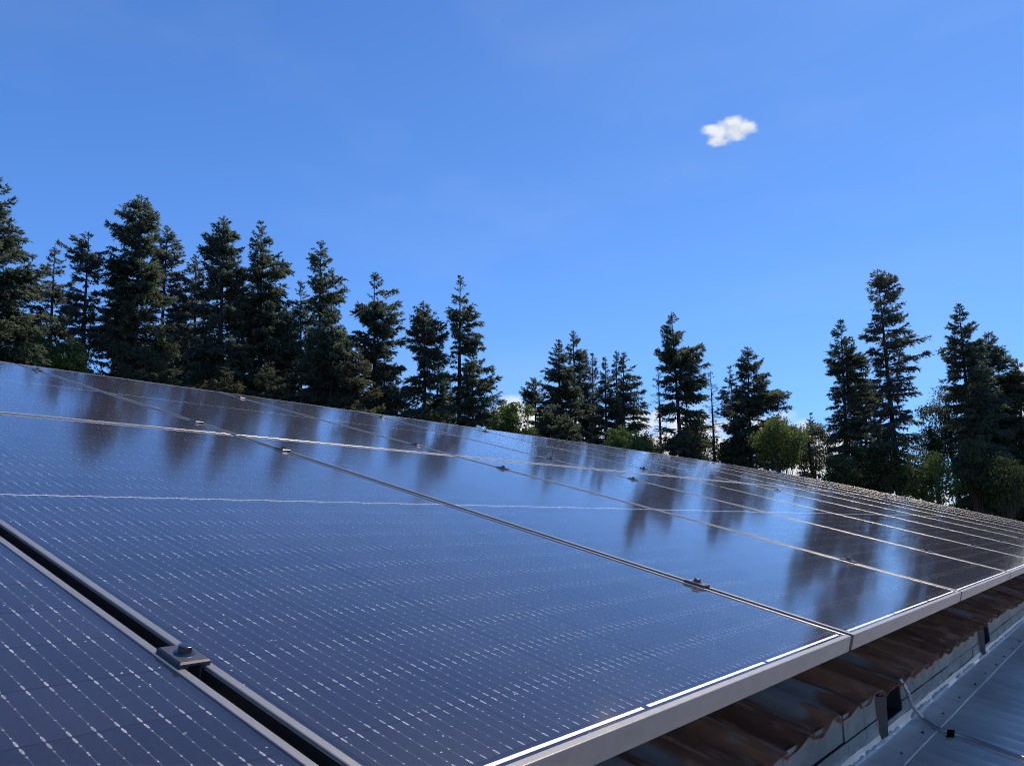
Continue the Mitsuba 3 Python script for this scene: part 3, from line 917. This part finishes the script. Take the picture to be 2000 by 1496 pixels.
CONIFERS = [
    # name, label, D, tip, base x, envelope, density, raggedness, material
    ('fir_tree', 'tall dark fir cut off by the left edge of the picture', 36, (-14, 335), -20, [(340, -18, -8), (385, -60, 29), (408, -65, 16), (430, -70, 28), (462, -80, 38), (488, -90, 50), (510, -95, 62), (540, -100, 66), (560, -105, 66), (580, -110, 76), (640, -120, 78), (710, -120, 84)], .95, .25, 'needles_dark'),
    ('fir_tree', 'thin sparse fir second from the left edge, lower than its neighbour', 41, (108, 476), 112, [(476, 106, 110), (499, 99, 122), (525, 76, 132), (548, 68, 140), (600, 64, 145), (700, 60, 150)], .42, .5, 'needles_grey'),
    ('fir_tree', 'open-crowned fir with bare trunk showing, beside the thin sparse fir', 40, (174, 452), 156, [(452, 172, 176), (465, 150, 187), (485, 124, 203), (520, 135, 214), (550, 148, 216), (600, 125, 215), (660, 130, 212), (710, 135, 205)], .45, .5, 'needles_grey'),
    ('fir_tree', 'tallest dense dark fir in the left group, with a broad blunt top', 42, (277, 380), 268, [(380, 274, 281), (400, 250, 292), (425, 230, 308), (445, 222, 306), (470, 225, 302), (500, 219, 305), (550, 216, 325), (620, 218, 330), (700, 210, 338), (750, 205, 340)], 1.0, .16, 'needles_dark'),
    ('fir_tree', 'greyer fir leaning out behind the right side of the tallest dense fir', 46, (328, 440), 322, [(440, 324, 332), (465, 308, 347), (505, 300, 366), (540, 300, 356), (600, 300, 350), (740, 290, 350)], .6, .4, 'needles_grey'),
    ('fir_tree', 'short sparse fir in the dip between the two densest left firs', 47, (383, 498), 380, [(500, 379, 386), (530, 352, 396), (570, 345, 402), (640, 335, 410), (750, 330, 420)], .5, .45, 'needles_grey'),
    ('fir_tree', 'dense pointed fir, fourth high top from the left', 43, (437, 422), 432, [(422, 434, 440), (440, 422, 452), (465, 403, 465), (490, 398, 474), (540, 386, 490), (620, 384, 498), (750, 370, 500)], .95, .2, 'needles_dark'),
    ('fir_tree', 'dense fir with a narrow spire beside the dense pointed fir', 44, (510, 432), 512, [(432, 507, 513), (460, 493, 524), (480, 488, 534), (500, 492, 552), (520, 498, 562), (560, 490, 566), (640, 482, 580), (770, 480, 590)], .95, .24, 'needles_dark'),
    ('fir_tree', 'small pointed fir left of the sparse spire-topped fir', 48, (588, 546), 588, [(546, 586, 590), (575, 577, 602), (600, 573, 612), (650, 570, 620), (770, 560, 622)], .7, .3, 'needles_dark'),
    ('fir_tree', 'fir with a thin spire and one long branch reaching to the right', 46, (627, 469), 634, [(469, 623, 631), (480, 616, 638), (505, 604, 646), (530, 604, 655), (545, 608, 672), (568, 600, 689), (585, 610, 668), (640, 600, 662), (770, 590, 670)], .55, .42, 'needles_dark'),
    ('fir_tree', 'dense dark lower fir in front of the spire-topped fir', 43, (648, 596), 648, [(597, 642, 655), (620, 622, 662), (640, 610, 668), (680, 598, 690), (720, 590, 702), (800, 580, 720)], 1.0, .2, 'needles_dark'),
    ('fir_tree', 'open fir with a visible trunk and flat branches, right of the dense left group', 46, (731, 531), 738, [(531, 728, 734), (550, 723, 752), (575, 725, 788), (588, 716, 780), (606, 690, 776), (625, 692, 790), (650, 680, 788), (700, 692, 788), (760, 705, 786), (820, 700, 796)], .55, .4, 'needles_dark'),
    ('fir_tree', 'ragged fir with a broken blunt top, left of the slim tall fir', 47, (827, 586), 833, [(586, 823, 831), (605, 808, 843), (630, 801, 864), (640, 798, 884), (670, 800, 872), (700, 790, 876), (760, 790, 878), (830, 780, 890)], .6, .4, 'needles_dark'),
    ('fir_tree', 'slim tall fir with a ladder of short branches at the end of the left group', 48, (899, 538), 904, [(538, 896, 902), (555, 890, 908), (575, 884, 916), (600, 874, 931), (625, 878, 936), (650, 886, 944), (672, 880, 947), (700, 882, 928), (760, 872, 928), (830, 870, 938)], .6, .36, 'needles_dark'),
    ('fir_tree', 'bushy dark fir leaning right at the foot of the slim tall fir', 47, (922, 690), 925, [(690, 916, 930), (705, 908, 948), (730, 904, 976), (750, 900, 968), (775, 905, 984), (800, 900, 962), (830, 890, 970)], .9, .3, 'needles_dark'),
    ('fir_tree', 'small blunt fir at the left of the middle group', 55, (1045, 736), 1046, [(736, 1036, 1052), (750, 1026, 1060), (768, 1018, 1066), (790, 1025, 1068), (830, 1022, 1070)], .7, .35, 'needles_dark'),
    ('fir_tree', 'dense dark triangular fir in the middle group', 54, (1091, 663), 1096, [(663, 1088, 1094), (690, 1074, 1104), (715, 1067, 1114), (740, 1061, 1124), (770, 1060, 1132), (870, 1058, 1140)], 1.0, .2, 'needles_dark'),
    ('fir_tree', 'pale see-through fir right behind the dark triangular fir', 58, (1119, 647), 1124, [(647, 1115, 1123), (665, 1108, 1134), (700, 1102, 1150), (760, 1100, 1155), (870, 1100, 1160)], .38, .4, 'needles_grey'),
    ('fir_tree', 'pale thin fir between the see-through fir and the narrow dark fir', 59, (1157, 690), 1159, [(692, 1153, 1161), (715, 1143, 1168), (760, 1136, 1174), (870, 1138, 1176)], .4, .4, 'needles_grey'),
    ('fir_tree', 'narrow dark fir with a sharp tip in the middle group', 55, (1182, 697), 1184, [(697, 1180, 1184), (720, 1174, 1190), (760, 1162, 1204), (800, 1152, 1214), (880, 1148, 1222)], .85, .25, 'needles_dark'),
    ('fir_tree', 'slender left one of the twin tips in the middle group', 57, (1204, 685), 1206, [(685, 1202, 1206), (720, 1195, 1215), (760, 1192, 1220), (880, 1190, 1225)], .55, .3, 'needles_dark'),
    ('fir_tree', 'wide right one of the twin tips, drooping to the right', 56, (1218, 688), 1222, [(688, 1215, 1222), (720, 1208, 1240), (760, 1208, 1262), (800, 1206, 1264), (830, 1206, 1276), (890, 1200, 1284)], .7, .35, 'needles_dark'),
    ('fir_tree', 'large symmetrical fir standing alone right of the middle', 52, (1311, 609), 1331, [(609, 1307, 1315), (625, 1300, 1324), (645, 1294, 1334), (665, 1284, 1346), (685, 1278, 1371), (705, 1290, 1364), (728, 1288, 1386), (760, 1292, 1366), (800, 1288, 1378), (840, 1284, 1386), (910, 1280, 1392)], .75, .32, 'needles_dark'),
    ('fir_tree', 'sparse thin fir with a long bare trunk, left of the broad triangular fir', 56, (1425, 714), 1443, [(714, 1422, 1428), (735, 1413, 1436), (760, 1408, 1446), (790, 1405, 1452), (840, 1410, 1460), (900, 1425, 1462)], .5, .4, 'needles_grey'),
    ('fir_tree', 'broad triangular dark fir right of the sparse thin fir', 53, (1460, 677), 1466, [(677, 1457, 1463), (690, 1444, 1472), (712, 1440, 1492), (740, 1440, 1502), (770, 1430, 1530), (800, 1420, 1546), (850, 1424, 1548), (910, 1420, 1552)], .95, .25, 'needles_dark'),
    ('fir_tree', 'pointed fir left of the tallest right-hand fir', 50, (1641, 624), 1652, [(624, 1638, 1644), (645, 1628, 1652), (670, 1620, 1664), (695, 1618, 1682), (715, 1619, 1688), (735, 1632, 1696), (770, 1625, 1704), (812, 1613, 1706), (850, 1616, 1706), (940, 1620, 1712)], .85, .3, 'needles_dark'),
    ('fir_tree', 'tallest fir in the right group, leaning and broken-topped', 48, (1713, 525), 1752, [(525, 1705, 1720), (548, 1685, 1745), (562, 1694, 1752), (575, 1700, 1768), (600, 1708, 1774), (620, 1700, 1764), (640, 1692, 1778), (660, 1690, 1800), (695, 1690, 1808), (715, 1698, 1788), (760, 1700, 1782), (820, 1692, 1794), (940, 1690, 1800)], .42, .6, 'needles_grey'),
    ('fir_tree', 'fir with one low branch to the left in the right-hand corner group', 50, (1872, 592), 1897, [(592, 1869, 1875), (620, 1856, 1890), (650, 1852, 1910), (672, 1850, 1918), (687, 1833, 1922), (705, 1856, 1930), (740, 1850, 1944), (800, 1855, 1964), (980, 1860, 1980)], .7, .35, 'needles_dark'),
    ('fir_tree', 'dense broad fir behind the fir with one low left branch', 52, (1930, 648), 1936, [(650, 1925, 1936), (680, 1906, 1958), (720, 1892, 1980), (800, 1880, 2004), (990, 1870, 2010)], .95, .25, 'needles_dark'),
    ('fir_tree', 'fir cut by the right edge of the picture, lowest of the corner group', 51, (1986, 700), 1990, [(702, 1980, 1992), (745, 1955, 2010), (800, 1940, 2030), (990, 1930, 2050)], .9, .3, 'needles_brown'),
    ('fir_tree', 'low brownish fir in front of the foot of the tallest left fir', 39, (286, 668), 286, [(672, 280, 294), (700, 258, 312), (730, 248, 322), (760, 240, 330)], .85, .3, 'needles_brown'),
    ('fir_tree', 'low brownish fir in front of the dense pointed fir', 40, (440, 716), 440, [(720, 434, 447), (740, 415, 462), (770, 405, 476), (790, 400, 480)], .85, .3, 'needles_brown'),
    ('fir_tree', 'low brownish fir in front of the narrow-spired fir', 40, (526, 706), 526, [(710, 520, 534), (735, 502, 548), (770, 495, 560), (800, 490, 566)], .8, .3, 'needles_brown'),
    ('fir_tree', 'low olive fir left of the open fir with flat branches', 42, (700, 676), 702, [(680, 694, 708), (710, 672, 722), (745, 660, 738), (790, 650, 745), (815, 648, 750)], .85, .3, 'needles_brown'),
    ('fir_tree', 'low dark fir under the ragged fir', 45, (778, 742), 778, [(745, 772, 786), (770, 758, 800), (810, 750, 812), (835, 748, 816)], .7, .3, 'needles_dark'),
    ('fir_tree', 'squat dark rounded fir at the foot of the dark triangular fir', 51, (1078, 788), 1084, [(790, 1070, 1088), (805, 1058, 1104), (825, 1050, 1120), (870, 1045, 1136)], 1.0, .2, 'needles_dark'),
    ('fir_tree', 'slim pale fir rising out of the pale tree in the gap', 58, (1582, 806), 1583, [(808, 1580, 1585), (830, 1574, 1592), (870, 1566, 1602), (930, 1562, 1606)], .5, .3, 'needles_grey'),
    ('fir_tree', 'shadowy fir filling the gap left of the tallest dense fir', 52, (226, 556), 228, [(558, 222, 231), (600, 205, 250), (660, 192, 262), (750, 186, 270)], .9, .3, 'needles_dark'),
    ('fir_tree', 'shadowy fir filling the gap right of the tallest dense fir', 53, (352, 552), 354, [(555, 348, 357), (600, 332, 376), (660, 322, 386), (770, 316, 392)], .9, .3, 'needles_dark'),
    ('fir_tree', 'shadowy fir between the two densest pointed firs', 53, (474, 530), 474, [(534, 470, 479), (580, 454, 494), (650, 444, 504), (770, 438, 512)], .9, .3, 'needles_dark'),
    ('fir_tree', 'shadowy fir low behind the small pointed fir', 54, (560, 592), 562, [(595, 556, 565), (640, 540, 584), (700, 532, 592), (780, 526, 598)], .9, .3, 'needles_dark'),
    ('fir_tree', 'shadowy fir low behind the branch that reaches to the right', 54, (672, 640), 672, [(644, 668, 677), (680, 652, 692), (730, 644, 700), (800, 638, 706)], .85, .3, 'needles_dark'),
    ('fir_tree', 'shadowy low fir behind the open fir with flat branches', 55, (752, 672), 752, [(676, 747, 757), (710, 730, 774), (760, 722, 782), (820, 716, 788)], .75, .3, 'needles_dark'),
    ('fir_tree', 'shadowy low fir behind the ragged fir', 55, (856, 690), 856, [(694, 851, 861), (730, 836, 878), (780, 826, 888), (840, 820, 894)], .7, .3, 'needles_dark'),
    ('fir_tree', 'shadowy low fir left of the narrow dark fir', 60, (1142, 742), 1142, [(745, 1138, 1147), (780, 1124, 1160), (830, 1116, 1168), (890, 1112, 1172)], .8, .3, 'needles_dark'),
    ('fir_tree', 'shadowy fir behind the tallest right-hand fir', 56, (1690, 700), 1690, [(704, 1686, 1694), (740, 1670, 1712), (800, 1658, 1724), (960, 1650, 1732)], .8, .3, 'needles_dark'),
    ('fir_tree', 'shadowy fir beyond the corner group of firs', 57, (1908, 712), 1908, [(716, 1903, 1913), (760, 1886, 1934), (820, 1874, 1944), (990, 1866, 1952)], .85, .3, 'needles_dark'),
]
for i, (nm, lb, D, tip, bx, env, dn, rg, mt) in enumerate(CONIFERS):
    conifer(nm, lb, D, tip, bx, env, dn, rg, mt, seed=i)
conifer('bare_tree', 'leafless grey fir at the left edge of the large lone fir', 54, (1285, 720), 1289, [(721, 1282, 1288), (750, 1272, 1298), (790, 1270, 1302), (880, 1272, 1304)], .3, .5, 'needles_grey', seed=80, bare=True, group=None)
conifer('bare_tree', 'leafless pale fir between the large lone fir and the sparse thin fir', 57, (1387, 725), 1391, [(726, 1385, 1389), (750, 1376, 1400), (800, 1370, 1408), (900, 1368, 1412)], .5, .35, 'needles_grey', seed=81, bare=True, group=None)
BROAD = [
    ('leafy_tree', 'sunlit green leafy tree low at the left, among the sparse firs', 39, 74, 626, 58, 760, 5200, 'leaves_bright', .40),
    ('leafy_tree', 'green leafy tree low beside the trunk of the open-crowned fir', 38.5, 142, 655, 44, 770, 4200, 'leaves_bright', .42),
    ('leafy_tree', 'rounded yellow-green leafy tree left of the middle group of firs', 50, 1003, 783, 60, 880, 6800, 'leaves_bright', .28),
    ('leafy_tree', 'yellow-green leafy shrub at the foot of the narrow dark fir', 49, 1212, 826, 36, 905, 3000, 'leaves_bright', .38),
    ('leafy_tree', 'low leafy shrub at the foot of the twin-tipped firs', 48, 1246, 852, 30, 915, 2600, 'leaves_green', .38),
    ('leafy_tree', 'round yellow-green leafy tree in front of the broad triangular fir', 48, 1515, 812, 56, 930, 6800, 'leaves_bright', .34),
    ('leafy_tree', 'pale grey-green leafy tree in the gap right of the round yellow-green tree', 54, 1580, 822, 52, 940, 4800, 'leaves_pale', .42),
    ('leafy_tree', 'pale thin-leaved tree left of the corner group of firs', 53, 1846, 730, 38, 940, 3600, 'leaves_pale', .45),
    ('leafy_tree', 'dark twisted leafy tree right of the tallest right-hand fir', 54, 1812, 768, 40, 960, 3600, 'leaves_dark', .44),
    ('leafy_tree', 'bright-leaved tree in front of the fir with one low left branch', 46, 1890, 836, 42, 980, 3600, 'leaves_dark', .42),
    ('leafy_tree', 'dark leafy tree under the tallest right-hand fir', 47, 1722, 836, 46, 985, 4200, 'leaves_dark', .38),
    ('leafy_tree', 'dim green leafy tree low between the right-hand groups', 46, 1800, 868, 60, 1005, 5200, 'leaves_green', .36),
    ('leafy_tree', 'dark leafy tree low at the right edge', 45, 1962, 872, 60, 1010, 5200, 'leaves_dark', .34),
    ('leafy_tree', 'thin green leafy tree low between the ragged fir and the slim tall fir', 55, 868, 770, 34, 850, 2400, 'leaves_pale', .44),
    ('leafy_tree', 'dark leafy thicket at the foot of the large lone fir', 56, 1352, 822, 46, 930, 4200, 'leaves_dark', .36),
    ('leafy_tree', 'dark leafy thicket between the twin-tipped firs and the large lone fir', 57, 1268, 842, 34, 910, 2600, 'leaves_dark', .42),
    ('leafy_tree', 'dark leafy thicket at the foot of the sparse thin fir', 56, 1420, 832, 40, 940, 3400, 'leaves_dark', .38),
    ('leafy_tree', 'low green leafy tree under the pointed fir of the right group', 46, 1640, 872, 48, 985, 3800, 'leaves_dark', .38),
]
for i, (nm, lb, D, cx, ty, hw, ly, n, mt, gp) in enumerate(BROAD):
    broadleaf(nm, lb, D, cx, ty, hw, ly, int(n * 1.7), mt, seed=i, gap=gp - .04, leaf=.135, group='leafy trees among the firs')
